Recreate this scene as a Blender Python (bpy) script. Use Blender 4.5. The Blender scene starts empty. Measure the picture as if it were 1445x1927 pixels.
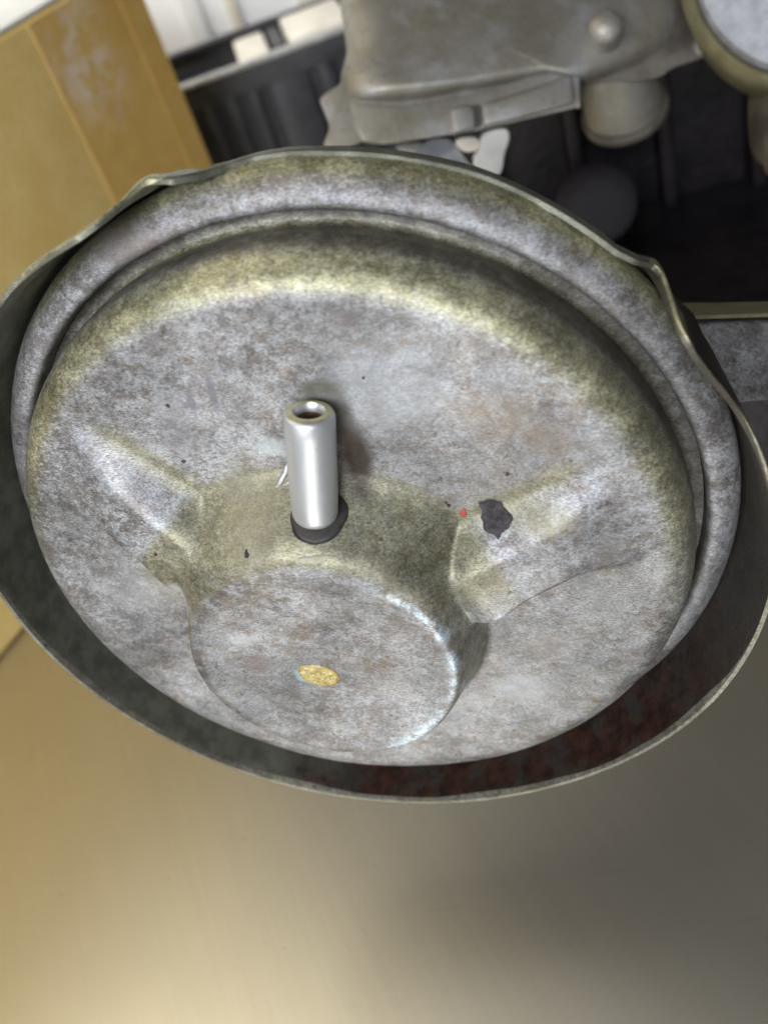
import bpy, bmesh, math, random
import numpy as np
from mathutils import Vector, Matrix, noise as mnoise
random.seed(7)
rad = math.radians
SC = bpy.context.scene
COL = SC.collection

# ------------------------------------------------------------------ camera
F = 1800.0; CX, CY = 722.5, 963.5            # focal length and centre in photograph pixels
PITCH, ROLL = rad(40), rad(21)
BENCH = -4.0                                 # bench below the camera, in units of 0.1 m
U = Vector((-math.sin(ROLL)*math.cos(PITCH), math.cos(ROLL)*math.cos(PITCH), math.sin(PITCH)))
XA = (Vector((1, 0, 0)) - U*U.x).normalized(); YA = U.cross(XA)
R3 = Matrix((XA, YA, U))                     # camera axes -> world axes
def W(q):                                    # camera-space (0.1 m units) -> world metres
    v = R3 @ Vector(q)
    return Vector((v.x, v.y, v.z - BENCH))*0.1
def ray(px, py): return Vector(((px-CX)/F, -(py-CY)/F, -1.0))
def at(px, py, d): return W(ray(px, py)*d)
def at_z(px, py, z):                         # point on the ray at height z (m) over the bench
    r = R3 @ ray(px, py); t = (z*10+BENCH)/r.z
    return Vector((r.x*t, r.y*t, z*10))*0.1
cam = bpy.data.cameras.new('camera'); camo = bpy.data.objects.new('camera', cam); COL.objects.link(camo)
camo.matrix_world = Matrix.Translation(W((0, 0, 0))) @ R3.to_4x4()
cam.sensor_fit = 'VERTICAL'; cam.sensor_height = 36; cam.sensor_width = 27
cam.lens = 36*F/1927; cam.clip_start = 0.01; cam.clip_end = 50
cam.dof.use_dof = True; cam.dof.focus_distance = 0.278; cam.dof.aperture_fstop = 9.0
SC.camera = camo

# ------------------------------------------------------------------ light
w = bpy.data.worlds.new('World'); SC.world = w; w.use_nodes = True
w.node_tree.nodes['Background'].inputs[0].default_value = (0.80, 0.86, 1.0, 1)
w.node_tree.nodes['Background'].inputs[1].default_value = 0.09
def area(name, loc, target, sx, sy, power, col):
    l = bpy.data.lights.new(name, 'AREA'); l.shape = 'RECTANGLE'; l.size = sx; l.size_y = sy
    l.energy = power; l.color = col
    o = bpy.data.objects.new(name, l); COL.objects.link(o); o.location = loc
    o.rotation_euler = (Vector(target)-Vector(loc)).to_track_quat('-Z', 'Y').to_euler()
    return o
area('daylight_window', (-0.42, -1.20, 0.92), (-0.05, 0.3, 0.2), 1.1, 0.7, 35, (0.92, 0.95, 1.0))
area('rear_fill_light', (-0.72, 0.24, 1.25), (-0.25, 0.35, 0.1), 0.8, 0.8, 3.9, (1.0, 0.92, 0.72))  # added unseen light: warms the bench and throws the canister's shadow
wl_ = area('wall_fill_light', (-0.25, 0.72, 0.95), (-0.25, 1.12, 0.15), 0.9, 0.12, 3.6, (1.0, 0.99, 0.96)); wl_.data.spread = rad(95)  # added unseen light to brighten the wall and white panel
area('warm_ceiling_lamp', (-2.15, 1.05, 2.0), (-0.2, 0.3, 0.1), 1.9, 1.9, 10, (1.0, 0.83, 0.52))
SC.view_settings.view_transform = 'Standard'; SC.view_settings.look = 'None'
SC.view_settings.exposure = 0.14; SC.view_settings.gamma = 1.0

# ------------------------------------------------------------------ node helper
class NT:
    def __init__(s, name):
        s.m = bpy.data.materials.new(name); s.m.use_nodes = True; s.t = s.m.node_tree
        s.b = s.t.nodes['Principled BSDF']; s.tc = s.t.nodes.new('ShaderNodeTexCoord').outputs['Object']
    def new(s, k): return s.t.nodes.new(k)
    def put(s, sock, v):
        if isinstance(v, bpy.types.NodeSocket): s.t.links.new(v, sock)
        elif isinstance(v, (tuple, list)) and sock.type == 'RGBA' and len(v) == 3: sock.default_value = (*v, 1)
        else: sock.default_value = v
    def map(s, scale=(1, 1, 1), loc=(0, 0, 0), rot=(0, 0, 0), vec=None):
        n = s.new('ShaderNodeMapping'); s.put(n.inputs[0], vec or s.tc)
        n.inputs['Scale'].default_value = scale; n.inputs['Location'].default_value = loc
        n.inputs['Rotation'].default_value = rot; return n.outputs[0]
    def noise(s, scale, detail=4, rough=.55, vec=None, dist=0):
        n = s.new('ShaderNodeTexNoise'); s.put(n.inputs['Vector'], vec or s.tc)
        n.inputs['Scale'].default_value = scale; n.inputs['Detail'].default_value = detail
        n.inputs['Roughness'].default_value = rough; n.inputs['Distortion'].default_value = dist
        return n.outputs['Fac']
    def rng(s, v, a, b, c=0.0, d=1.0):
        n = s.new('ShaderNodeMapRange'); n.interpolation_type = 'SMOOTHSTEP'
        s.put(n.inputs[0], v)
        for i, x in enumerate((a, b, c, d)): n.inputs[i+1].default_value = x
        return n.outputs[0]
    def mix(s, f, a, b):
        n = s.new('ShaderNodeMix'); n.data_type = 'RGBA'
        s.put(n.inputs[0], f); s.put(n.inputs[6], a); s.put(n.inputs[7], b); return n.outputs[2]
    def math(s, op, a, b=0.0, c=0.0):
        n = s.new('ShaderNodeMath'); n.operation = op
        s.put(n.inputs[0], a); s.put(n.inputs[1], b); s.put(n.inputs[2], c); return n.outputs[0]
    def attr(s, name):
        n = s.new('ShaderNodeAttribute'); n.attribute_name = name; return n.outputs['Fac']
    def xyz(s):
        n = s.new('ShaderNodeSeparateXYZ'); s.put(n.inputs[0], s.tc); return n.outputs
    def blob(s, x, y, rx, ry, wob=.35, scale=90):   # a soft patch of its own shape around (x, y)
        v = s.map(scale=(1/rx, 1/ry, 0), loc=(-x/rx, -y/ry, 0))
        n = s.new('ShaderNodeVectorMath'); n.operation = 'LENGTH'; s.put(n.inputs[0], v)
        d = s.math('ADD', n.outputs['Value'], s.math('MULTIPLY', s.math('SUBTRACT', s.noise(scale, 5, .6), .5), wob*4))
        return s.rng(d, 1.45, .45)
    def bump(s, h, strength=.3, dist=.0005):
        n = s.new('ShaderNodeBump'); n.inputs['Strength'].default_value = strength
        n.inputs['Distance'].default_value = dist; s.put(n.inputs['Height'], h)
        s.put(s.b.inputs['Normal'], n.outputs[0])
    def out(s, col, rough, metal=0.0, spec=None, coat=None):
        s.put(s.b.inputs['Base Color'], col); s.put(s.b.inputs['Roughness'], rough)
        s.put(s.b.inputs['Metallic'], metal)
        if spec is not None: s.b.inputs['Specular IOR Level'].default_value = spec
        if coat: s.b.inputs['Coat Weight'].default_value = coat
        return s.m

def zinc(name, rust=None, rough=0.0, stains_and_shade=(), frost=1.0, metal=.72, dark=1.0, patina_and_sheen=True):
    n = NT(name)
    st = n.map(scale=(1, 1.7, 1.4))
    big = n.noise(42, 5, .6)
    mid = n.noise(205, 8, .74, n.map(scale=(1, 1.25, 1.2)))
    fine = n.noise(620, 4, .7, st)
    vf = n.noise(1900, 2, .6, n.map(scale=(.55, 1.5, 1)))
    base = n.mix(n.rng(big, .33, .67), (.215*dark, .193*dark, .180*dark), (.335*dark, .325*dark, .325*dark))
    cloud = n.math('MULTIPLY', n.rng(n.noise(19, 4, .6, n.map(loc=(8, 3, 1))), .36, .64, .72, 1.12), n.rng(n.noise(95, 5, .7, n.map(loc=(1, 3, 6))), .36, .60, .78, 1.06))
    base = n.mix(n.rng(n.noise(75, 6, .65, n.map(loc=(3, 1, 0))), .52, .70, 0, .55), base, (.30*dark, .235*dark, .16*dark))
    # worn frosted zinc showing through in flaky patches
    m = n.math('ADD', n.math('MULTIPLY', mid, .50), n.math('ADD', n.math('MULTIPLY', fine, .32), n.math('MULTIPLY', n.noise(58, 6, .7, n.map(loc=(2, 2, 9))), .26)))
    fro = n.rng(m, .475, .61, 0, frost)
    fro = n.math('MAXIMUM', fro, n.rng(n.noise(110, 9, .8, n.map(loc=(6, 1, 3))), .57, .68, 0, .7*frost))
    col = n.mix(fro, base, (.49*dark, .50*dark, .52*dark))
    if patina_and_sheen:
        pa = n.math('MULTIPLY', n.attr('patina_and_sheen'), n.rng(n.noise(260, 5, .65), .28, .62, .70, 1.0))
        oliv = n.mix(n.rng(n.math('ADD', n.math('MULTIPLY', fine, .4), n.math('MULTIPLY', mid, .6)), .38, .62), (.27, .255, .13), (.50, .48, .27))
        col = n.mix(pa, col, oliv)
        gr = n.math('MULTIPLY', n.attr('grime_and_shade'), n.rng(n.noise(190, 5, .7), .3, .65, .6, 1.0))
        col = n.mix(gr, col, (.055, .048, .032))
        col = n.mix(n.math('MULTIPLY', n.attr('rim_highlight'), n.rng(n.noise(170, 5, .7, n.map(loc=(7, 7, 1))), .42, .56)), col, (.62, .72, .80))
    sp = n.rng(n.noise(520, 5, .75, n.map(loc=(9, 4, 2))), .575, .66)
    dens = n.rng(n.noise(50, 4, .6, n.map(loc=(3, 9, 1))), .35, .65, .35, 1.0)
    sp = n.math('MULTIPLY', sp, dens)
    col = n.mix(n.math('MULTIPLY', sp, .8), col, (.075, .062, .058))
    sp2 = n.rng(n.noise(210, 5, .7, n.map(loc=(1, 7, 2))), .61, .68)
    col = n.mix(n.math('MULTIPLY', sp2, .6), col, (.115, .085, .075))
    grain = n.math('MULTIPLY', n.rng(vf, .3, .7, .62, 1.27), cloud)
    # long faint handling scratches
    sc = n.rng(n.noise(70, 3, .6, n.map(scale=(1, 16, 1), rot=(0, 0, rad(38)))), .70, .73, 0, .35)
    col = n.mix(sc, col, (.16, .155, .16))
    g = n.new('ShaderNodeMix'); g.data_type = 'RGBA'; g.blend_type = 'MULTIPLY'; g.inputs[0].default_value = 1
    n.put(g.inputs[6], col)
    cc = n.new('ShaderNodeCombineColor')
    for i in range(3): n.put(cc.inputs[i], grain)
    n.put(g.inputs[7], cc.outputs[0]); col = g.outputs[2]
    met = n.math('MULTIPLY', n.math('SUBTRACT', 1.0, n.math('MULTIPLY', sp, .7)), metal)
    if patina_and_sheen: met = n.math('MULTIPLY', met, n.math('SUBTRACT', 1.0, n.math('MULTIPLY', gr, .9)))
    for (x, y, rx, ry, c, a) in stains_and_shade:
        b = n.math('MULTIPLY', n.blob(x, y, rx, ry), a); col = n.mix(b, col, c)
        met = n.math('MULTIPLY', met, n.math('SUBTRACT', 1.0, n.math('MULTIPLY', b, .6)))
    if rust is not None:
        col = rust(n, col)
    r = n.math('ADD', n.rng(fro, 0, 1, .50, .58), n.rng(fine, .3, .7, -.05+rough, .07+rough))
    if patina_and_sheen: r = n.math('ADD', r, n.math('MULTIPLY', n.attr('patina_and_sheen'), -.07))
    n.bump(n.math('ADD', n.math('MULTIPLY', fine, .6), n.math('ADD', n.math('MULTIPLY', vf, .5), n.math('MULTIPLY', mid, .8))), .38, .00035)
    return n.out(col, r, met)

def plain(name, c1, c2, scale, rough, metal=0.0, bump=.2, bdist=.0005, detail=5, coat=None, stretch=(1, 1, 1), specks=None):
    n = NT(name); v = n.map(scale=stretch)
    a = n.noise(scale, detail, .6, v); col = n.mix(n.rng(a, .3, .7), c1, c2)
    if specks:
        col = n.mix(n.rng(n.noise(specks[0], 4, .7), specks[1], specks[1]+.06), col, specks[2])
    n.bump(n.noise(scale*5, 4, .6, v), bump, bdist)
    return n.out(col, n.rng(a, .3, .7, rough-.06, rough+.06), metal, coat=coat)

# ------------------------------------------------------------------ mesh helpers
def link(name, me, mat=None, parent=None, smooth=True):
    o = bpy.data.objects.new(name, me); COL.objects.link(o)
    if mat and not me.materials: me.materials.append(mat)
    if parent: o.parent = parent
    if smooth: me.polygons.foreach_set('use_smooth', [True]*len(me.polygons))
    return o
def pyd(name, vs, fs, mat=None, parent=None, smooth=True, fix=True):
    me = bpy.data.meshes.new(name); me.from_pydata([tuple(v) for v in vs], [], fs)
    if fix:
        bm = bmesh.new(); bm.from_mesh(me); bmesh.ops.recalc_face_normals(bm, faces=bm.faces); bm.to_mesh(me); bm.free()
    me.update(); return link(name, me, mat, parent, smooth)
def sharp(o, deg=35):
    me = o.data; bm = bmesh.new(); bm.from_mesh(me)
    for e in bm.edges:
        if len(e.link_faces) == 2 and e.calc_face_angle(0) > rad(deg): e.smooth = False
    bm.to_mesh(me); bm.free(); return o
def bevel(o, wdt, seg=3, deg=30):
    me = o.data; bm = bmesh.new(); bm.from_mesh(me)
    es = [e for e in bm.edges if len(e.link_faces) == 2 and e.calc_face_angle(0) > rad(deg)]
    bmesh.ops.bevel(bm, geom=es, offset=wdt, segments=seg, profile=.5, affect='EDGES', clamp_overlap=True)
    bm.to_mesh(me); bm.free(); me.polygons.foreach_set('use_smooth', [True]*len(me.polygons))
    return sharp(o, 40)
def roughen(o, amp, scale, sub=0):
    me = o.data
    if sub:
        bm = bmesh.new(); bm.from_mesh(me); bmesh.ops.subdivide_edges(bm, edges=bm.edges[:], cuts=sub, use_grid_fill=True); bm.to_mesh(me); bm.free()
    for v in me.vertices:
        v.co += v.normal*amp*(mnoise.noise(v.co*scale))
    return o
def prism(name, front, back, mat, parent=None, bev=0.0, seg=3):
    n = len(front); vs = list(front)+list(back)
    fs = [list(range(n)), list(range(2*n-1, n-1, -1))]+[[i, i+n, (i+1) % n+n, (i+1) % n] for i in range(n)]
    o = pyd(name, vs, fs, mat, parent, smooth=False)
    if bev: bevel(o, bev, seg)
    return o
def box(name, c, ax, ay, az, mat, parent=None, bev=0.0):     # c corner, three edge vectors
    f = [c, c+ax, c+ax+az, c+az]; return prism(name, f, [p+ay for p in f], mat, parent, bev)
def lathe(name, prof, mat, parent=None, seg=192, M=None, closed=False, wob=None):
    vs = []; fs = []; k = len(prof)
    for i in range(seg):
        t = 2*math.pi*i/seg
        for (r, h) in prof:
            v = Vector((r*math.cos(t), r*math.sin(t), h))
            if wob: v = wob(v, t)
            vs.append(M @ v if M else v)
    for i in range(seg):
        for j in range(k if closed else k-1):
            a = i*k+j; b = i*k+(j+1) % k; c = ((i+1) % seg)*k+(j+1) % k; d = ((i+1) % seg)*k+j
            fs.append((a, d, c, b))
    o = pyd(name, vs, fs, mat, parent)
    bm = bmesh.new(); bm.from_mesh(o.data)
    bmesh.ops.remove_doubles(bm, verts=bm.verts, dist=1e-7); bmesh.ops.recalc_face_normals(bm, faces=bm.faces)
    bm.to_mesh(o.data); bm.free()
    return sharp(o, 45)
def tag(o, label=None, cat=None, group=None, kind=None):
    if label: o['label'] = label
    if cat: o['category'] = cat
    if group: o['group'] = group
    if kind: o['kind'] = kind
    return o
def empty(name, loc=(0, 0, 0), M=None):
    o = bpy.data.objects.new(name, None); COL.objects.link(o); o.empty_display_size = .02
    if M is not None: o.matrix_world = M
    else: o.location = loc
    return o
def frame(o, z):                             # matrix with local Z along z
    z = Vector(z).normalized(); x = z.orthogonal().normalized(); y = z.cross(x)
    return Matrix.Translation(o) @ Matrix((x, y, z)).transposed().to_4x4()
sstep = lambda t: (lambda c: c*c*(3-2*c))(np.clip(t, 0, 1))

# ================================================================== THE SETTING
# brushed stainless bench
n = NT('brushed_stainless')
rv = n.map(rot=(0, 0, rad(-24)))
s1 = n.noise(260, 6, .7, n.map(scale=(1, .03, 1), vec=rv)); s2 = n.noise(40, 4, .6, n.map(scale=(1, .12, 1), vec=rv))
cl = n.noise(9, 5, .6)
col = n.mix(n.rng(s1, .3, .7), (.62, .585, .50), (.65, .615, .53)); col = n.mix(n.rng(cl, .4, .7, 0, .45), col, (.56, .53, .46))
scr = n.rng(n.noise(30, 3, .6, n.map(scale=(1, 26, 1), rot=(0, 0, rad(20)))), .66, .70, 0, .22); col = n.mix(scr, col, (.80, .78, .72))
scr2 = n.rng(n.noise(22, 3, .6, n.map(scale=(1, 34, 1), rot=(0, 0, rad(-50)), loc=(3, 2, 0))), .68, .71, 0, .25); col = n.mix(scr2, col, (.34, .32, .28))
dst = n.rng(n.noise(240, 3, .6), .70, .74, 0, .4); col = n.mix(dst, col, (.30, .28, .24))
n.bump(n.math('ADD', s1, n.math('MULTIPLY', s2, .3)), .05, .0002)
n.out(col, n.math('ADD', n.rng(s2, .3, .7, .355, .375), n.rng(cl, .3, .7, -.015, .015)), .92)
M_STEEL = n.m
bt = pyd('bench_top', [(-1.6, -.7, 0), (1.6, -.7, 0), (1.6, 1.15, 0), (-1.6, 1.15, 0), (-1.6, -.7, -.03), (1.6, -.7, -.03), (1.6, 1.15, -.03), (-1.6, 1.15, -.03)],
         [(0, 1, 2, 3), (4, 7, 6, 5), (0, 4, 5, 1), (1, 5, 6, 2), (2, 6, 7, 3), (3, 7, 4, 0)], M_STEEL, smooth=False)
tag(bt, 'brushed stainless steel bench top under the canister', kind='structure')
# pale wall behind with ribbed panel
M_WALL = plain('pale_wall_paint', (.70, .71, .72), (.80, .80, .80), 12, .6, bump=.1)
wl = box('wall', Vector((-1.8, 1.16, -.03)), Vector((3.6, 0, 0)), Vector((0, .06, 0)), Vector((0, 0, .85)), M_WALL)
tag(wl, kind='structure')

# ================================================================== THE VACUUM CANISTER
e_n = Vector((-0.15046353, -0.644801, 0.74939468)).normalized()
e_2 = (Vector((0, 1, 0)) - e_n*e_n.y).normalized(); e_1 = e_2.cross(e_n)
CC = Vector((-0.10875675, -0.17451129, -2.85653775))
CM = Matrix.Translation(W(CC)) @ Matrix((R3 @ e_1, R3 @ e_2, R3 @ e_n)).transposed().to_4x4()
can = empty('vacuum_canister', M=CM)
tag(can, 'round mottled grey zinc vacuum canister with a short metal tube above its raised boss', 'vacuum canister')
K = 0.1
B = np.array([-.07, -.228]); OFF = np.array([-.016, -.030])
HB = .190
RIBS = ((rad(136), .172, +1), (rad(29.5), .172, -1))
def face_h(a, b):
    dx = a-B[0]; dy = b-B[1]; d = np.hypot(dx, dy); ph = np.degrees(np.arctan2(dy, dx))
    win = sstep((ph-22)/30)*(1-sstep((ph-128)/40))
    wr = sstep((ph+60)/40)*(1-sstep((ph-40)/30)); wd = .066+.134*win+.020*wr; r0 = .408+.014*win-.014*wr
    boss = HB*(1-sstep((d-r0)/wd))
    boss += (-.010*(1-sstep((d-.28)/.09))+.004*np.exp(-((d-.385)/.02)**2))
    boss -= .05*win*np.exp(-((d-.50)/.05)**2)*0
    out = boss
    ro = np.hypot(a-OFF[0], b-OFF[1])
    for (A, hw, lo) in RIBS:
        ca, sa = math.cos(A), math.sin(A)
        t = dx*ca+dy*sa; s = (-dx*sa+dy*ca)*lo       # s > 0: lower flank
        s = np.where(s > 0, np.maximum(s-.022*(1-sstep((t-.50)/.14))-.045*sstep((t-.76)/.16), 0), s)
        up = 1-sstep((-s-.035)/.135); lw = 1-sstep((s-.105)/.065)
        g = np.where(s > 0, lw, up)
        hh = .122*(1-.40*sstep((t-.40)/.5))*(1-sstep((ro-.64)/.31))*sstep((t-.28)/.26)
        rb = hh*g
        p = 3.2; out = np.maximum(out, 0); out = (out**p+np.maximum(rb, 0)**p+1e-12)**(1/p)
    return out
def mottle(a, b):
    return .0022*np.sin(9*a+3*b)*np.cos(7*b-2*a)
RF = .915; RW = 1.015; FH = .10
prof_r = np.concatenate([np.linspace(0, RF, 210), RF+(RW-RF)*np.sin(np.linspace(0, math.pi/2, 12))[1:], [1.015, 1.012, 1.008, 1.010, 1.017, 1.026, 1.036]])
prof_h = np.concatenate([np.zeros(210), -FH+FH*np.cos(np.linspace(0, math.pi/2, 12))[1:], [-.15, -.20, -.222, -.236, -.244, -.244, -.240]])
NS = 640; T = np.linspace(0, 2*math.pi, NS, endpoint=False)
RR, TT = np.meshgrid(prof_r, T, indexing='ij'); HH = np.repeat(prof_h[:, None], NS, 1)
offw = 1-sstep((RR-1.0)/.04)
AA = RR*np.cos(TT)+OFF[0]*offw; BB = RR*np.sin(TT)+OFF[1]*offw
ZZ = HH+np.where(RR < .97, face_h(AA, BB), 0)+mottle(AA, BB)*(RR < .99)
#gx = np.gradient(ZZ[:210], axis=0)/(RF/209)
slope = np.zeros_like(ZZ)
gt = (np.roll(ZZ, -1, 1)-np.roll(ZZ, 1, 1))/(2*(2*math.pi/NS)*np.maximum(RR, .02)); gr = np.gradient(ZZ, axis=0)/np.maximum(np.gradient(RR, axis=0), 1e-3)
slope = np.clip(np.hypot(gt, gr), 0, 2)
ph = np.degrees(np.arctan2(BB, AA))
# chromate left where nothing rubbed it: the shoulder (with a yellow sheen painted in), the flanks of boss and ribs, the pad round the tube
dB = np.hypot(AA-B[0], BB-B[1]); phB = np.degrees(np.arctan2(BB-B[1], AA-B[0]))
upw = sstep((ph+25)/50)*(1-sstep((ph-150)/40))
pat = sstep((RR-.915)/.055)*(1-sstep((RR-1.005)/.02))*(upw*.75+.06)
pad = sstep((dB-.40)/.04)*(1-sstep((dB-.60)/.05))*sstep((phB-15)/20)*(1-sstep((phB-150)/30))
pat = np.maximum(pat, .7*pad)
pat = np.maximum(pat, .45*sstep((slope-.18)/.6)*(1-sstep((dB-.44)/.09)))
gri_shade = np.maximum(sstep((RR-1.008)/.008)*.92, .8*sstep((RR-.97)/.03)*sstep((ph+20)/25)*(1-sstep((ph-50)/30)))  # shade painted into the groove and the right-hand side wall
gri_shade = np.maximum(gri_shade, .70*np.exp(-((dB-.478)/.010)**2)*(1-sstep((phB-20)/20)*(1-sstep((phB-150)/20))))*sstep((ph*0+1))  # crease dirt that also paints in shade round the boss foot
gri_shade = np.maximum(gri_shade, .75*np.exp(-((dB-.47)/.05)**2)*sstep((phB-10)/25)*(1-sstep((phB-75)/22)))  # shade painted on the boss's upper-right wall
gri_shade = np.maximum(gri_shade, .50*pad)
gri_shade = np.maximum(gri_shade, .40*np.exp(-((dB-.47)/.06)**2)*sstep((phB-60)/20)*(1-sstep((phB-175)/15)))
for (A, hw, lo) in RIBS:
    s = (-(AA-B[0])*math.sin(A)+(BB-B[1])*math.cos(A))*lo
    tt = (AA-B[0])*math.cos(A)+(BB-B[1])*math.sin(A)
    pat = np.maximum(pat, .7*np.exp(-((s+.165)/.030)**2)*sstep((tt-.3)/.15)*(1-sstep((tt-.85)/.15)))
    gri_shade = np.maximum(gri_shade, .45*np.exp(-((s+.165)/.022)**2)*sstep((tt-.4)/.10)*(1-sstep((tt-.75)/.2))*(dB > .47))
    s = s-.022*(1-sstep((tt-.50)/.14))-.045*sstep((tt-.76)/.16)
    gri_shade = np.maximum(gri_shade, .72*np.exp(-((s-.160)/.013)**2)*sstep((tt-.44)/.05)*(dB > .49)*(1-sstep((tt-.76)/.12)))  # shading painted as a line inside each rib's lower edge
rim_highlight = np.exp(-((dB-.392-.008*np.sin(phB/17.0))/(.015+.006*np.sin(phB/9.0)))**2)*sstep((phB+82)/14)*(1-sstep((phB-48)/18))  # bluish highlight crescents painted on the boss's lower-right rim
rim_highlight = np.maximum(rim_highlight, .8*np.exp(-((dB-.418)/.008)**2)*sstep((phB+60)/10)*(1-sstep((phB+12)/8)))
V = np.stack([AA, BB, ZZ], -1)[1:].reshape(-1, 3)*K
V = np.vstack([V, [OFF[0]*K, OFF[1]*K, ZZ[0, 0]*K]])
NR = len(prof_r)-1; fs = []
for i in range(NR-1):
    o0 = i*NS
    for j in range(NS):
        j2 = (j+1) % NS; fs.append((o0+j, o0+NS+j, o0+NS+j2, o0+j2))
cidx = NR*NS
fs += [(cidx, j, (j+1) % NS) for j in range(NS)]
stains_and_shade = [(-.0265, .0640, .0012, .0060, (.16, .16, .19), .8), (-.0330, .0610, .0010, .0035, (.16, .16, .19), .7), (.012, .083, .003, .0028, (.16, .14, .15), .6), (.058, -.030, .006, .005, (.22, .19, .17), .5), (.050, -.052, .010, .006, (.50, .51, .53), .4), (-.070, -.010, .012, .010, (.46, .46, .48), .35), (-.052, .000, .007, .004, (.56, .58, .61), .5), (.075, .012, .004, .006, (.20, .18, .16), .5),
          (.0095, .042, .0042, .0110, (.040, .030, .020), 1.0), (.0070, .056, .0030, .0090, (.060, .048, .026), 1.0), (.0040, .0635, .0060, .0038, (.075, .066, .032), 1.0),  # the tube's shadow painted beside it, mixed with oil dirt
          (.046, .055, .011, .008, (.25, .19, .125), .38), (.060, .047, .006, .005, (.25, .19, .125), .35),
          (-.022, .030, .010, .014, (.26, .235, .16), .45), (-.0145, .046, .004, .003, (.50, .56, .58), .55),
          (.019, .064, .016, .013, (.52, .55, .60), .32), (-.031, -.012, .0035, .0022, (.55, .58, .60), .5),
          (.030, -.012, .004, .003, (.14, .10, .10), .5), (-.028, -.022, .0055, .0035, (.20, .15, .14), .5),
          (-.040, .052, .006, .010, (.24, .235, .25), .45), (.058, .024, .010, .004, (.24, .22, .11), .45), (-.003, -.072, .03, .006, (.40, .40, .41), .3)]
M_FACE = zinc('mottled_zinc_face', stains_and_shade=stains_and_shade, dark=.90)
me = bpy.data.meshes.new('front_cover'); me.from_pydata(V.tolist(), [], fs)
for nm, arr in (('patina_and_sheen', pat), ('grime_and_shade', gri_shade), ('rim_highlight', rim_highlight)):
    at_ = me.attributes.new(nm, 'FLOAT', 'POINT')
    at_.data.foreach_set('value', np.append(arr[1:].reshape(-1), arr[0, 0]).astype(np.float32))
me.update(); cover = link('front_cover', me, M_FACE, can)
tag(cover, 'domed mottled front cover with a round boss and two pressed ribs')

# flange bead round the cover
def rim_patina(o, f):
    me = o.data
    for nm, k in (('patina_and_sheen', 0), ('grime_and_shade', 1)):
        A = me.attributes.new(nm, 'FLOAT', 'POINT'); A.data.foreach_set('value', [f(v.co)[k] for v in me.vertices])
def ring_pat(c):
    r = math.hypot(c.x, c.y)/K; th = math.degrees(math.atan2(c.y, c.x))
    a = float(sstep((r-1.105)/.025))*float(sstep((th-15)/30)*(1-sstep((th-125)/25)))
    g = .95*float(1-sstep((r-1.047)/.006))  # groove shade painted as a dark line at the bead's inner lip
    g2 = .5*float(sstep((r-1.095)/.02))*float(np.exp(-((th-102)/7)**2))
    return .9*a, max(g, g2)
M_RING = zinc('zinc_flange', frost=.85, rough=.08, metal=.6, dark=.82, stains_and_shade=[(-.052, .098, .016, .006, (.22, .185, .165), .5), (-.035, .098, .02, .004, (.24, .2, .18), .3)])
bead = lathe('crimped_flange', [(r*K, h*K) for r, h in
             [(1.0365, -.27), (1.0365, -.20), (1.038, -.185), (1.043, -.174), (1.051, -.168), (1.062, -.165), (1.080, -.170), (1.098, -.182), (1.115, -.200), (1.128, -.222), (1.136, -.246), (1.139, -.27), (1.134, -.30), (1.12, -.31)]],
             M_RING, can, seg=360, wob=lambda v, t: v*(1+.0010*math.sin(3*t+1)+.0006*math.sin(11*t)))
rim_patina(bead, ring_pat)
tag(bead, 'smooth rolled flange bead around the cover')

# outer shell: dished bowl whose edge is folded over between two tabs
ctrl = [(-180, 1.20, .01, 1.13, -.40), (-150, 1.20, .008, 1.13, -.40), (-60, 1.20, 0, 1.13, -.40), (-25, 1.20, .015, 1.13, -.40), (5, 1.195, .02, 1.13, -.38), (20, 1.19, .015, 1.13, -.36),
        (28, 1.187, .01, 1.14, -.34), (34, 1.185, .03, 1.16, -.30), (37.5, 1.19, .04, 1.175, -.25), (39.6, 1.197, .035, 1.185, -.22), (40.8, 1.20, .015, 1.19, -.20), (41.7, 1.202, -.02, 1.19, -.225), (42.3, 1.202, -.11, 1.18, -.26), (42.9, 1.201, -.19, 1.17, -.27), (43.8, 1.197, -.215, 1.16, -.28), (46.5, 1.185, -.18, 1.14, -.28),
        (49, 1.172, -.185, 1.10, -.28), (53, 1.160, -.225, 1.08, -.30), (61, 1.152, -.262, 1.05, -.33), (67.7, 1.152, -.272, 1.05, -.34), (76, 1.152, -.260, 1.05, -.33), (85, 1.152, -.256, 1.05, -.33), (91.8, 1.150, -.275, 1.05, -.34), (96, 1.148, -.275, 1.06, -.34),
        (99, 1.152, -.24, 1.10, -.32), (101.5, 1.168, -.175, 1.12, -.28), (104, 1.188, -.135, 1.15, -.26), (106.3, 1.205, -.14, 1.17, -.25), (107.4, 1.212, -.13, 1.18, -.24), (109, 1.201, -.075, 1.18, -.20), (111, 1.20, .01, 1.18, -.16), (113.5, 1.198, .04, 1.17, -.15), (117, 1.196, .03, 1.165, -.18), (122, 1.194, .0, 1.15, -.25), (130, 1.195, -.01, 1.14, -.32), (145, 1.198, 0, 1.13, -.40), (180, 1.20, .01, 1.13, -.40)]
ca = np.array(ctrl, float); NT_ = 720
th = np.linspace(-180, 180, NT_, endpoint=False)
cur = [np.interp(th, ca[:, 0], ca[:, i]) for i in range(1, 5)]
kk = np.exp(-np.arange(-5, 6)**2/.55); kk /= kk.sum()
cur = [np.convolve(np.concatenate([c[-5:], c, c[:5]]), kk, 'valid') for c in cur]
vs = []
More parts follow.
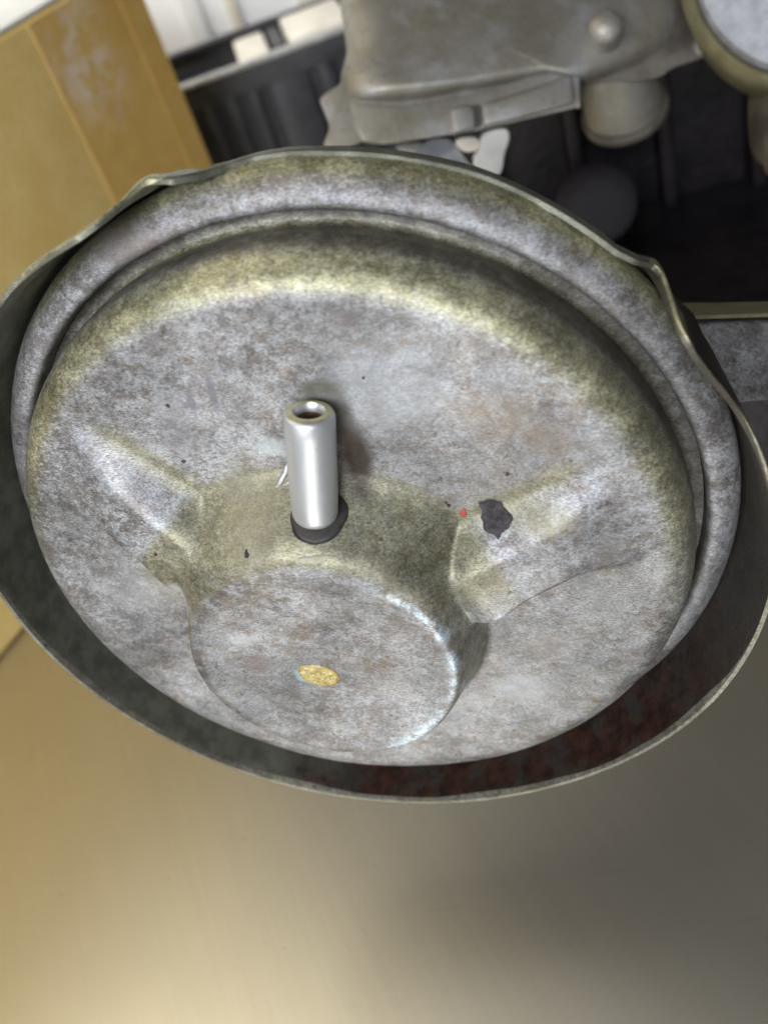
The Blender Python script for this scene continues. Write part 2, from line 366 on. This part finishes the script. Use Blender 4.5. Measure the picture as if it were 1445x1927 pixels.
for i, t in enumerate(th):
    R, h, rr, hr = (c[i] for c in cur); tr = rad(t); th_ = .009
    nearw = float(sstep((t-20)/20)*(1-sstep((t-112)/15)))
    R -= .011*nearw; h -= .012*nearw
    R += .0006*math.sin(tr*9)+.0002*math.sin(tr*23); h += .0003*math.sin(tr*17)
    ins = .9 if -170 < t < 170 else .9
    pts = [(.70, hr-.16), (min(rr, R-.05)-.10, min(hr-.05, -.39)), (min(rr, R-.035, 1.16)-.01, min(hr-.02, -.345)), (min(max(rr+.004, 1.15), R-.012), hr if R > 1.16 else hr-.03), ((R*.6+max(rr, R-.04)*.4)+th_*.5, h*.5+hr*.5), (R+th_*.7, h-.035), (R+th_, h-.010), (R+th_*.75, h), (R-th_*.75, h+.001), (R-th_, h-.010), (R-th_*1.3, h-.035),
           (R-.022 if R > 1.18 else R-th_*1.2, min(h-.05, -.16)), (max(1.143, R-.045), -.30), (1.12, -.345), (1.0, -.35)]
    for (r, z) in pts: vs.append((r*math.cos(tr)*K, r*math.sin(tr)*K, z*K))
kp = 15; fs = []
for i in range(NT_):
    i2 = (i+1) % NT_
    for j in range(kp-1): fs.append((i*kp+j, i2*kp+j, i2*kp+j+1, i*kp+j+1))
def rust(n, col):
    X, Y, Z = n.xyz()
    th = n.math('ARCTAN2', Y, X)
    r = n.math('SQRT', n.math('ADD', n.math('MULTIPLY', X, X), n.math('MULTIPLY', Y, Y)))
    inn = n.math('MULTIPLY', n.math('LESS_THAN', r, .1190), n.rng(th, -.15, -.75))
    nz = n.math('ADD', th, n.math('MULTIPLY', n.math('SUBTRACT', n.noise(60, 6, .65), .5), 1.1))
    rs = n.math('MULTIPLY', inn, n.rng(nz, -2.05, -1.70))
    rc = n.mix(n.rng(n.noise(180, 6, .7), .35, .68), (.026, .012, .009), (.090, .036, .022))
    rc = n.mix(n.rng(n.noise(90, 5, .7, n.map(loc=(5, 5, 5))), .47, .62, 0, .85), rc, (.055, .055, .048))
    dk = n.mix(n.rng(n.noise(120, 6, .65), .35, .65), (.105, .110, .085), (.20, .205, .165))
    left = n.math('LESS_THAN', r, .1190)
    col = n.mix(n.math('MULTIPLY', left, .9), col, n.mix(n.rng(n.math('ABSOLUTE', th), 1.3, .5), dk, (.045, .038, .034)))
    return n.mix(n.math('MULTIPLY', rs, .96), col, rc)
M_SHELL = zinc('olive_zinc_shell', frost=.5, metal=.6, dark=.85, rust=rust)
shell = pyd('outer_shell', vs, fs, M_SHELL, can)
sharp(shell, 50)
def sh_pat(c):
    r = math.hypot(c.x, c.y)/K; t = math.degrees(math.atan2(c.y, c.x))
    return (.85 if 25 < t < 60 or 104 < t < 125 else .55 if 0 < t < 170 else .35), 0
rim_patina(shell, sh_pat)
tag(shell, 'dished outer shell, rust brown inside, its thin edge kinked up at two corners')
# rear body behind the shell
M_DARKZ = plain('dull_dark_zinc', (.10, .10, .085), (.17, .165, .14), 90, .5, .6)
lathe('rear_body', [(0, -.062), (.045, -.062), (.052, -.061), (.068, -.058), (.074, -.053), (.0745, -.047), (.0735, -.044)], M_DARKZ, can, seg=128)

# tube
M_TUBE = NT('satin_zinc_tube'); n = M_TUBE
a = n.noise(120, 5, .6); f = n.noise(900, 3, .6, n.map(scale=(1, 1, .25)))
n.bump(n.math('ADD', n.math('MULTIPLY', f, .4), n.math('MULTIPLY', n.noise(160, 3, .5), 1.2)), .18, .0004)
tubecol = n.mix(n.rng(a, .5, .72, 0, .35), (.58, .595, .62), (.42, .42, .43))
tubecol = n.mix(n.rng(n.noise(500, 3, .7), .68, .73, 0, .5), tubecol, (.25, .24, .23))
n.out(tubecol, n.rng(a, .3, .7, .42, .50), .75); M_TUBE = n.m
tb = Vector((-.028, .262, .105)); td = Vector((.108, .985, -.075)).normalized()
TM = frame(tb*K, td); L = .365
ro, ri = .0660, .0350
tube = lathe('tube', [(r*K, z*K) for r, z in [(.0, .06), (ri, .06), (ri, L-.014), (ri+.006, L), (ro-.012, L), (ro-.004, L-.005), (ro, L-.014), (ro, L-.05), (ro-.001, .14), (ro-.004, .052), (ro-.008, .040), (ro-.015, .031), (ro-.024, .027), (0, .026)]], M_TUBE, can, seg=96, M=TM)
tag(tube, 'short satin metal tube with an open end')
M_BORE = plain('brown_tube_bore', (.10, .055, .030), (.17, .11, .06), 300, .5, .3)
lathe('tube_bore', [(r*K, z*K) for r, z in [(.0, .05), (ri-.0015, .055), (ri-.0015, L-.022), (ri-.0002, L-.020)]], M_BORE, can, seg=64, M=TM)
M_TIP = plain('yellow_tube_end', (.50, .47, .28), (.64, .62, .42), 400, .35, .8)  # yellow colour for the ring on the tube's open end
lathe('tube_end_ring', [(r*K, z*K) for r, z in [(ri+.005, L-.003), (ri+.007, L+.0025), (ro-.013, L+.0025), (ro-.007, L-.001)]], M_TIP, can, seg=96, M=TM)
M_COL = plain('dark_grommet', (.022, .020, .019), (.05, .045, .040), 300, .55, .2)
M_SEAL = plain('pale_sealant', (.30, .29, .21), (.42, .40, .31), 400, .7, 0)
# things lying flat on the cover
def hz(a, b):
    return float(face_h(np.array([a]), np.array([b]))[0])+float(mottle(a, b))
def patch(name, cx, cy, rx, ry, rot, mat, lift=.0025, jag=.12, seg=40, rings=5, thick=.003, sd=1, dome=0.0, parent=can):
    rnd = random.Random(sd); ph = [rnd.uniform(0, 6.28) for _ in range(5)]
    vs = []; fs = []
    def P(u, t, z):
        j = 1+jag*(.5*math.sin(3*t+ph[0])+.35*math.sin(5*t+ph[1])+.3*math.sin(8*t+ph[2])+.2*math.sin(13*t+ph[3]))
        x = u*rx*math.cos(t)*j; y = u*ry*math.sin(t)*j
        X = cx+x*math.cos(rot)-y*math.sin(rot); Y = cy+x*math.sin(rot)+y*math.cos(rot)
        return Vector((X, Y, hz(X, Y)+z+dome*(1-u*u)*(1+.6*math.sin(9*t+ph[4]+4*u))))*K
    vs.append(P(0, 0, lift+thick))
    for k in range(1, rings+1):
        for s in range(seg): vs.append(P(k/rings, 2*math.pi*s/seg, lift+thick*(1 if k < rings else .6)))
    for s in range(seg): vs.append(P(1.01, 2*math.pi*s/seg, -.004))
    for s in range(seg): fs.append((0, 1+s, 1+(s+1) % seg))
    for k in range(rings):
        for s in range(seg):
            a = 1+k*seg+s; b = 1+k*seg+(s+1) % seg; fs.append((a, a+seg, b+seg, b))
    return pyd(name, vs, fs, mat, parent)
patch('tube_collar', -.018, .290, .079, .043, 0, M_COL, lift=.002, thick=.004, jag=.03, sd=31, seg=64)
patch('sealant_bead', -.024, .216, .048, .009, rad(4), M_SEAL, lift=.002, thick=.004, jag=.18, sd=32, seg=40)
n = NT('yellow_paint_dot'); z1 = n.noise(900, 4, .7)
c_ = n.mix(n.rng(z1, .42, .60), (.50, .37, .11), (.24, .20, .08)); c_ = n.mix(n.rng(n.noise(650, 4, .6), .55, .62), c_, (.56, .53, .34))
n.bump(z1, .3, .0003); M_DOT = n.out(c_, .5)
M_TEAL = plain('teal_smear', (.15, .26, .28), (.26, .36, .38), 600, .5)
patch('teal_smear', -.118, -.279, .060, .036, rad(-14), M_TEAL, lift=.0005, thick=.001, jag=.10, sd=4)
patch('paint_dot', -.098, -.268, .064, .044, rad(-16), M_DOT, lift=.003, thick=.002, jag=.045, sd=2)
M_TAR = plain('dry_black_grime', (.030, .027, .031), (.095, .085, .09), 500, .75, bump=.9, bdist=.001)
patch('tar_flake', .450, .228, .040, .044, rad(30), M_TAR, lift=.002, thick=.006, jag=.20, sd=12, seg=64, rings=9, dome=.004)
M_RED = plain('red_paint', (.30, .035, .018), (.42, .07, .035), 500, .5)
patch('red_paint_fleck', .364, .226, .0085, .0135, rad(-10), M_RED, lift=.001, thick=.003, jag=.25, sd=5)
for (x, y, r, s) in ((-.222, .216, .0085, 3), (.325, .252, .006, 4), (.318, .262, .004, 8), (-.40, .60, .006, 9), (-.405, .415, .007, 6), (-.53, .155, .006, 7), (.49, .36, .006, 13), (.145, .17+.5, .004, 21)):
    patch('dirt_speck', x, y, r, r*.8, .6*s, M_TAR, lift=.001, thick=.002, jag=.3, sd=s, seg=14, rings=2)
# metal shavings beside the tube
M_SHAV = plain('bright_swarf', (.80, .82, .85), (.92, .92, .94), 300, .3, .35)
def shaving(pts, wd, label):
    vs = []; fs = []
    for i, (x, y, z) in enumerate(pts):
        u = i/(len(pts)-1); ww = wd*(1-.75*abs(2*u-1)); h = hz(x, y)+z
        vs += [Vector((x-ww, y+ww*.5, h))*K, Vector((x+ww, y-ww*.5, h+.006))*K, Vector((x+ww*.8, y-ww*.5, h+.001))*K]
    for i in range(len(pts)-1):
        for a, b in ((0, 1), (1, 2), (2, 0)): fs.append((i*3+a, i*3+b, i*3+3+b, i*3+3+a))
    fs += [(0, 1, 2), (len(vs)-3, len(vs)-2, len(vs)-1)]
    o = pyd('metal_shaving', [CM @ v for v in vs], fs, M_SHAV); tag(o, label, 'metal shaving', 'metal shavings beside the tube'); return o
shaving([(-.145, .345, .004), (-.13, .362, .010), (-.113, .385, .014), (-.10, .415, .010)], .0085, 'longer bright metal shaving left of the tube')
shaving([(-.125, .350, .004), (-.10, .362, .012), (-.088, .380, .016)], .006, 'shorter curled metal shaving close against the tube')

# bracket arm leaving the shell to the right
M_BRK = zinc('bracket_zinc', frost=.8, patina_and_sheen=False)
dwn = R3 @ Vector((-U.x, -U.y, -U.z)); 
br = empty('mounting_bracket', at(1345, 600, 3.25)); tag(br, 'flat zinc bracket arm behind the right edge of the canister', 'bracket')
inv = Matrix.Translation(-br.location)
def rel(pts, o): return [p-o.location for p in pts]
M_OLV = plain('olive_chromate', (.20, .19, .115), (.30, .285, .18), 80, .45, .6)
fr = [at(1285, 608, 3.22), at(1600, 598, 3.35), at(1600, 740, 3.32), at(1340, 762, 3.20)]
bk = [at(1275, 578, 3.48), at(1600, 574, 3.6), at(1600, 716, 3.6), at(1320, 740, 3.48)]
arm = prism('arm', rel(fr, br), rel(bk, br), M_BRK, br, .0012); 
tl = [at(1277, 582, 3.47), at(1600, 577, 3.58), at(1600, 597, 3.345), at(1286, 607, 3.215)]
up = Vector((0, 0, .0012))
prism('top_edge', rel([p+up for p in tl], br), rel([p+up*2.2 for p in tl], br), M_OLV, br)

# ================================================================== CARDBOARD BOX
n = NT('yellow_cardboard')
z1 = n.noise(30, 5, .6); z2 = n.noise(700, 3, .6, n.map(scale=(1, 1, .3)))
c_ = n.mix(n.rng(z1, .3, .7), (.80, .57, .19), (.88, .66, .26)); c_ = n.mix(n.rng(z2, .3, .7, 0, .2), c_, (.45, .29, .09))
n.bump(n.noise(60, 4, .6), .15, .001); M_CARD = n.out(c_, .62)
n = NT('brown_packing_tape')
v_ = n.map(scale=(1/.030, 1/.030, 1/.042), loc=(.032/.030, .068/.030, -.262/.042)); l_ = n.new('ShaderNodeVectorMath'); l_.operation = 'LENGTH'; n.put(l_.inputs[0], v_)
glare = n.math('MULTIPLY', n.rng(l_.outputs['Value'], 1.5, .2), n.rng(n.noise(55, 5, .7), .40, .66, 0, .75))  # glare on the tape painted in as a pale patch
z1 = n.noise(14, 4, .6, n.map(scale=(1, 1, .4))); z2 = n.noise(45, 5, .6)
n.bump(n.noise(25, 4, .6), .25, .002)
c_ = n.mix(n.rng(z2, .3, .7), (.62, .39, .11), (.68, .45, .14)); c_ = n.mix(glare, c_, (.80, .72, .62))
M_TAPE = n.out(c_, n.rng(z1, .35, .6, .22, .42), coat=.35)
M_FLAP = plain('pale_paper_flap', (.60, .60, .57), (.72, .72, .69), 25, .6)
cA = at_z(0, 1245, 0); cC = at_z(523, 618, 0)
dF = (cC-cA); dF.z = 0; dF.normalize(); nrm = Vector((dF.y, -dF.x, 0)); 
if nrm.x < 0: nrm = -nrm
HBX = .298
cbx = empty('cardboard_box', (cC.x, cC.y, 0)); tag(cbx, 'yellow cardboard box with brown tape standing left behind the canister', 'cardboard box')
# body in local coordinates: x along the face towards the camera (-dF), y into the box (-nrm)
loc = lambda s, d, z: (-dF)*s+(-nrm)*d+Vector((0, 0, z))
Ln, Dp = .62, .34
body = box('box_body', loc(0, 0, .001), -dF*Ln, -nrm*Dp, Vector((0, 0, HBX)), M_CARD, cbx, .004)
for s_, w_ in ((0.0, Dp/2-.001), (Dp/2+.001, Dp/2-.001)):
    box('top_flap', loc(.002, s_+.001, HBX+.0005), -dF*(Ln-.004), -nrm*w_, Vector((0, 0, .003)), M_FLAP, cbx, .0008)
box('edge_tape', loc(.022, -.0007, .004), -dF*.085, nrm*-.0005, Vector((0, 0, HBX-.006)), M_TAPE, cbx)
box('corner_tape', loc(-.0008, -.0010, .004), -dF*.024, nrm*-.0005, Vector((0, 0, HBX-.004)), M_TAPE, cbx)

# ================================================================== BLACK PLASTIC CRATE
M_BLK = plain('black_plastic', (.018, .019, .024), (.035, .036, .044), 60, .42, 0, .3, .0006)
M_EDGE = plain('scuffed_grey_edge', (.26, .26, .25), (.40, .40, .39), 200, .5)
ZC = .17
n0 = at_z(345, 172, ZC); n1 = at_z(640, 62, ZC); f0 = at_z(308, 122, ZC)
dx = (n1-n0); lenf = dx.length; dx.normalize(); dy = Vector((-dx.y, dx.x, 0))
if dy.y < 0: dy = -dy
dep = max(.05, (f0-n0).dot(dy))
cr = empty('plastic_crate', (n0.x, n0.y, 0)); tag(cr, 'black slotted plastic crate between the cardboard box and the aluminium housing', 'crate')
lc = lambda x, y, z: dx*x+dy*y+Vector((0, 0, z))
LC = lenf+.30
X0 = -.03
box('crate_floor', lc(X0, 0, .0), dx*LC, dy*dep, Vector((0, 0, .004)), M_BLK, cr)
box('rear_wall', lc(X0, dep-.004, .004), dx*LC, dy*.004, Vector((0, 0, ZC-.004)), M_BLK, cr, .001)
box('left_wall', lc(X0, .005, .004), dx*.004, dy*(dep-.010), Vector((0, 0, ZC-.004)), M_BLK, cr, .001)
# front wall: lower band, upper band and bars between, real slots
box('front_panel', lc(X0, 0, .004), dx*LC, dy*.004, Vector((0, 0, .055)), M_BLK, cr, .001)
box('front_panel', lc(X0, 0, .150), dx*LC, dy*.004, Vector((0, 0, ZC-.150)), M_BLK, cr, .001)
box('top_lip', lc(X0, -.003, ZC+.0005), dx*LC, dy*.010, Vector((0, 0, .004)), M_EDGE, cr, .001)
box('rear_lip', lc(X0, dep-.007, ZC+.0005), dx*LC, dy*.010, Vector((0, 0, .006)), M_BLK, cr, .001)
box('inner_panel', lc(X0, .0085, .02), dx*LC, dy*.002, Vector((0, 0, .140)), M_BLK, cr)
x = X0; widths = [.030, .010, .010, .010, .036, .012, .012, .05, .012, .012, .05, .012, .012, .05]
gap = .011
for i in range(40):
    wd_ = widths[i % len(widths)]
    if x+wd_ > X0+LC: break
    box('slat', lc(x, .0005, .0585), dx*wd_, dy*.006, Vector((0, 0, .092)), M_BLK, cr, .0008); x += wd_+gap
# pale fittings inside the crate
M_CREAM = plain('cream_plastic', (.62, .58, .50), (.74, .70, .62), 50, .45)
def item(name, x, y, z, wx, wy, wz, label, cat, mat=M_CREAM, bars=0):
    e = empty(name, (cr.location+lc(x, y, 0))); tag(e, label, cat, None)
    box('body', lc(0, 0, z)-Vector((0, 0, 0)), dx*wx, dy*wy, Vector((0, 0, wz)), mat, e, .003)
    for k in range(bars):
        box('rib', lc(.006+k*(wx-.012)/max(1, bars-1)-.002, -.003, z+.004), dx*.004, dy*.0028, Vector((0, 0, wz-.008)), mat, e, .0008)
    return e
item('plastic_block', .055, .018, .005, .030, dep-.030, .166, 'narrow cream plastic block with ribs standing inside the black crate', 'plastic block', bars=3)
item('plastic_connector', .104, .018, .005, .058, dep*.70, .172, 'wider cream plastic connector next to the aluminium housing inside the crate', 'plastic connector', bars=4)
item('moulded_part', -.02, .016, .005, .060, dep-.034, .150, 'black moulded part at the left end of the crate', 'moulded part', M_BLK, bars=4)
item('divider_post', .088, .02, .005, .012, dep-.04, .168, 'narrow black post between the two cream parts in the crate', 'post', M_BLK, bars=2)
# white panel with creamy ribs leaning on the wall
M_WHITE = plain('white_enamel', (.86, .87, .89), (.90, .90, .90), 10, .4)
M_RIB = plain('cream_rib', (.72, .67, .56), (.80, .76, .66), 20, .4)
p0 = at_z(262, 200, 0.0)
pn = empty('white_panel', (f0.x, f0.y, 0)); pn.location = cr.location+lc(-.20, dep+.045, 0); tag(pn, 'white ribbed metal panel standing behind the black crate', 'panel')
box('sheet', lc(0, 0, .001), dx*.95, dy*.012, Vector((0, 0, .55)), M_WHITE, pn, .002)
for k, xx_ in enumerate((.10, .17, .215, .26, .33, .37, .44, .50, .57, .63, .70, .76)):
    box('rib', lc(xx_, -.006, .002), dx*(.012 if k % 2 else .022), dy*.0055, Vector((0, 0, .545)), M_RIB if k % 3 != 2 else M_WHITE, pn, .002)

# ================================================================== ALUMINIUM HOUSING
n = NT('cast_aluminium')
z1 = n.noise(28, 5, .6); z2 = n.noise(320, 5, .65)
c_ = n.mix(n.rng(z1, .32, .68), (.25, .23, .18), (.36, .345, .315)); c_ = n.mix(n.rng(n.noise(55, 5, .6, n.map(loc=(4, 4, 4))), .5, .68, 0, .6), c_, (.42, .43, .45))
c_ = n.mix(n.rng(z2, .58, .68, 0, .6), c_, (.17, .15, .12)); n.bump(z2, .35, .0008)
M_ALU = n.out(c_, .52, .6)
M_ALUD = plain('grimy_aluminium', (.085, .075, .065), (.19, .175, .15), 40, .6, .4)
M_BOLT = plain('zinc_bolt', (.42, .46, .52), (.58, .60, .64), 90, .36, .8)
hs = empty('aluminium_housing', at(860, 250, 4.75)); tag(hs, 'cast aluminium engine housing hanging behind the top of the canister', 'engine housing')
BK = Vector((.0, .78, -.25)).normalized()
def cast(name, px, depth, back, mat, bev, parent=hs, puff=0.0, seg=3, seed=0):
    # outline stands at its own distance; depth may vary across (function of px, py)
    d = depth if callable(depth) else (lambda x, y: depth)
    F_ = rel([at(x, y, d(x, y)) for x, y in px], parent); Bk = [p+BK*back for p in F_]
    o = prism(name, F_, Bk, mat, parent, 0)
    if bev: bevel(o, bev, seg, 25)
    return o
def dome_cast(name, px, depth, back, mat, parent, rise, inset=.5, rings=7):
    # casting with a softly crowned front: rings step inwards and come forward along the surface normal
    d = depth; P0 = rel([at(x, y, d(x, y)) for x, y in px], parent); c = sum(P0, Vector())/len(P0); N = -BK
    vs = [p+BK*back for p in P0]; k = len(P0)
    for r in range(rings+1):
        u = r/rings; q = 1-inset*(1-math.cos(u*math.pi/2)) if True else 1
        for p in P0: vs.append(c+(p-c)*q+N*rise*math.sin(u*math.pi/2))
    vs.append(c+N*rise*1.06)
    fs = [list(range(k))[::-1]]
    for r in range(rings+1):
        for i in range(k): fs.append((r*k+i, r*k+(i+1) % k, (r+1)*k+(i+1) % k, (r+1)*k+i))
    last = (rings+1)*k
    for i in range(k): fs.append((last+i, last+(i+1) % k, len(vs)-1))
    o = pyd(name, vs, fs, mat, parent); return o
def resample(px, m=10, smooth=2):
    pts = []
    for i in range(len(px)):
        a, b = px[i], px[(i+1) % len(px)]
        for j in range(m): pts.append((a[0]+(b[0]-a[0])*j/m, a[1]+(b[1]-a[1])*j/m))
    for _ in range(smooth):
        pts = [((pts[i-2][0]+pts[i-1][0]*2+pts[i][0]*3+pts[(i+1) % len(pts)][0]*2+pts[(i+2) % len(pts)][0])/9,
                (pts[i-2][1]+pts[i-1][1]*2+pts[i][1]*3+pts[(i+1) % len(pts)][1]*2+pts[(i+2) % len(pts)][1])/9) for i in range(len(pts))]
    return pts
dome_cast('housing_body', resample([(648, -160), (640, 0), (646, 50), (655, 100), (640, 150), (655, 196), (760, 192), (900, 172), (1040, 146), (1072, 152), (1110, 156), (1190, 128), (1262, 84), (1310, -30), (1290, -160)], 8, 3),
          lambda x, y: 4.75+(200-y)*.0008, .12, M_ALU, hs, .030, .35)
# rolled fold above the flange, and the flange lip
cast('flange_fold', resample([(655, 176), (700, 190), (800, 184), (900, 164), (1010, 136), (1080, 108), (1096, 130), (1010, 172), (900, 198), (800, 220), (700, 228), (660, 222)], 3, 1), 4.62, .11, M_ALU, .007, seg=5)
cast('flange_lip', resample([(664, 196), (760, 202), (900, 176), (1088, 112), (1092, 204), (1085, 202), (906, 244), (880, 248), (790, 262), (720, 272), (682, 266), (668, 240)], 3, 0), 4.60, .085, M_ALU, .0022)
cast('flange_pad', [(906, 196), (1000, 166), (1076, 140), (1082, 194), (1000, 216), (908, 238)], 4.55, .05, M_ALU, .0022)
cast('flange_pad', [(848, 204), (880, 196), (892, 200), (896, 240), (852, 250)], 4.53, .05, M_ALU, .0022)
cast('flange_notch', [(888, 200), (904, 196), (906, 238), (893, 242)], 4.585, .05, M_ALUD, .001)
cast('mounting_ear', resample([(600, 186), (618, 172), (642, 158), (650, 120), (668, 120), (690, 215), (690, 262), (662, 276), (626, 290), (606, 276), (622, 240), (610, 210)], 5, 1), 4.66, .05, M_ALU, .004)
cast('upper_plate', resample([(1068, 110), (1130, 60), (1185, 30), (1300, -60), (1420, -60), (1310, 50), (1390, 88), (1340, 104), (1262, 128), (1240, 150), (1100, 160)], 4, 1), 4.72, .05, M_ALUD, .004)
cast('plate_tip', resample([(1318, 58), (1392, 90), (1336, 104), (1312, 106), (1306, 84)], 4, 1), 4.66, .03, M_ALU, .003)
# vertical cylinder boss with its washer and nut, axis along the engine's own vertical
A0 = at(1150, 128, 4.86)-hs.location; A1 = at(1174, 200, 4.86+.27)-hs.location
ax = (A0-A1).normalized(); px1 = .1*4.5/F
ax = (ax*.9+Vector((0, 0, 1))*.5).normalized()
BM_ = frame(A1, ax); LB = .034
lathe('cylinder_boss', [(0, LB), (74*px1, LB), (76*px1, LB-.003), (80*px1, LB*.5), (84*px1, .004), (85*px1, 0), (0, 0)], M_ALU, hs, seg=64, M=BM_)
lathe('washer', [(0, -.0005), (90*px1, -.0005), (94*px1, -.0025), (92*px1, -.0055), (0, -.0055)], M_ALUD, hs, seg=64, M=BM_)
lathe('nut', [(0, -.006), (46*px1, -.006), (46*px1, -.0125), (38*px1, -.0145), (0, -.0145)], M_BOLT, hs, seg=6, M=BM_)
bd = at(1138, 50, 4.45)-hs.location
lathe('bolt_head', [(0, .0045), (.0030, .0042), (.0058, .0030), (.0074, .0012), (.0078, 0), (.0078, -.012), (0, -.012)], M_ALU, hs, seg=40, M=frame(bd, -BK+Vector((0, 0, .5))))

# white plastic clip and small fittings under the flange
wc = empty('plastic_clip', at(930, 290, 4.55)); tag(wc, 'white plastic clip below the housing flange just above the canister rim', 'clip')
cast('clip_body', resample([(902, 252), (955, 238), (960, 262), (948, 290), (944, 334), (900, 334), (886, 300), (905, 280)], 4, 1), 4.58, .03, plain('white_nylon', (.62, .63, .60), (.74, .74, .72), 60, .5), .003, wc)
cast('clip_lug', resample([(850, 262), (902, 256), (904, 284), (870, 288)], 4, 1), 4.62, .03, M_CREAM, .002, wc)
hf = empty('hose_fitting', at(840, 290, 4.7)); tag(hf, 'small bluish metal fitting left of the white clip', 'fitting')
cast('fitting_body', resample([(800, 262), (850, 258), (876, 300), (905, 330), (830, 332), (770, 300)], 4, 1), 4.68, .03, M_BOLT, .003, hf)
cast('fitting_neck', resample([(740, 268), (800, 264), (806, 290), (750, 294)], 4, 1), 4.74, .03, M_ALU, .003, hf)

# round cover, top right corner
rc = empty('round_cover', at(1560, -120, 4.1)); tag(rc, 'pale scratched round metal cover in the top right corner', 'cover')
M_SCR = plain('scratched_steel', (.24, .25, .27), (.36, .37, .40), 200, .55, .4, stretch=(1, .12, 1))
RM = frame(Vector((0, 0, 0)), (W((0, 0, 0))-rc.location).normalized()+Vector((0, 0, .35)))
q1 = .1*4.1/F
lathe('disc_face', [(0, .006), (236*q1, .006), (244*q1, .004), (246*q1, 0), (246*q1, -.01)], M_SCR, rc, seg=128, M=RM)
lathe('disc_rim', [(247*q1, .0015), (254*q1, .0035), (270*q1, .001), (278*q1, -.006), (280*q1, -.03), (0, -.03)], M_OLV, rc, seg=128, M=RM)

# ================================================================== DARK ENGINE BLOCK
M_ENG = plain('oily_black_iron', (.012, .010, .013), (.030, .024, .028), 35, .5, .2, .5, .002)
M_ENG2 = plain('dark_rubber', (.014, .011, .015), (.020, .016, .021), 25, .6, 0, .3, .001)
eb = empty('engine_block', at(1100, 400, 6.2)); tag(eb, 'oily black engine block in the shadow behind the right side of the canister', 'engine block')
el = lambda x, y, z: Vector((x, y, z))
ez = -eb.location.z
bx0 = at_z(640, 300, 0.0)
cx_ = eb.location.x
box('block_body', el(-.085, .02, ez+.004), el(.62, 0, 0), el(0, .35, 0), el(0, 0, .70), M_ENG, eb, .006)
box('unseen_shade_block', el(-.22, -.20, .42), el(.95, 0, 0), el(0, .60, 0), el(0, 0, .50), M_ENG, eb, .03)  # unseen mass added above the frame to darken the bench's right side
box('side_cheek', el(.30, -.24, ez+.004), el(.7, 0, 0), el(0, .255, 0), el(0, 0, .50), M_ENG, eb, .008)
for k in range(6):
    box('cast_rib', el(-.06+k*.055, -.003, ez+.02), el(.009, 0, 0), el(0, .022, 0), el(0, 0, .40-.02*k), M_ENG, eb, .002)
pp = at(1120, 385, 5.85)-eb.location
lathe('rubber_plug', [(0, .003), (.012, .0028), (.020, .002), (.0245, .000), (.025, -.004), (.025, -.05), (0, -.05)], M_ENG2, eb, seg=64, M=frame(pp, Vector((-.1, -.75, .6))))
# sloping dark tray under the block
box('sump_tray', el(-.06, -.20, ez+.004), el(.34, 0, 0), el(0, .218, 0), el(0, 0, .09), M_ENG, eb, .01)
# right-edge post
ps = empty('steel_post', at(1445, 230, 4.3)); tag(ps, 'olive grey cast post cut off by the right edge of the picture', 'post')
cast('post_body', resample([(1466, 120), (1530, 110), (1530, 330), (1470, 330), (1456, 240)], 4, 1), 4.3, .05, M_ALUD, .003, ps)
cast('post_foot', resample([(1466, 300), (1530, 290), (1530, 360), (1472, 345)], 4, 1), 4.25, .03, M_ALUD, .003, ps)

#print('LEN', lenf, dep, [tuple(round(c,3) for c in v) for v in (n0,n1,f0)])
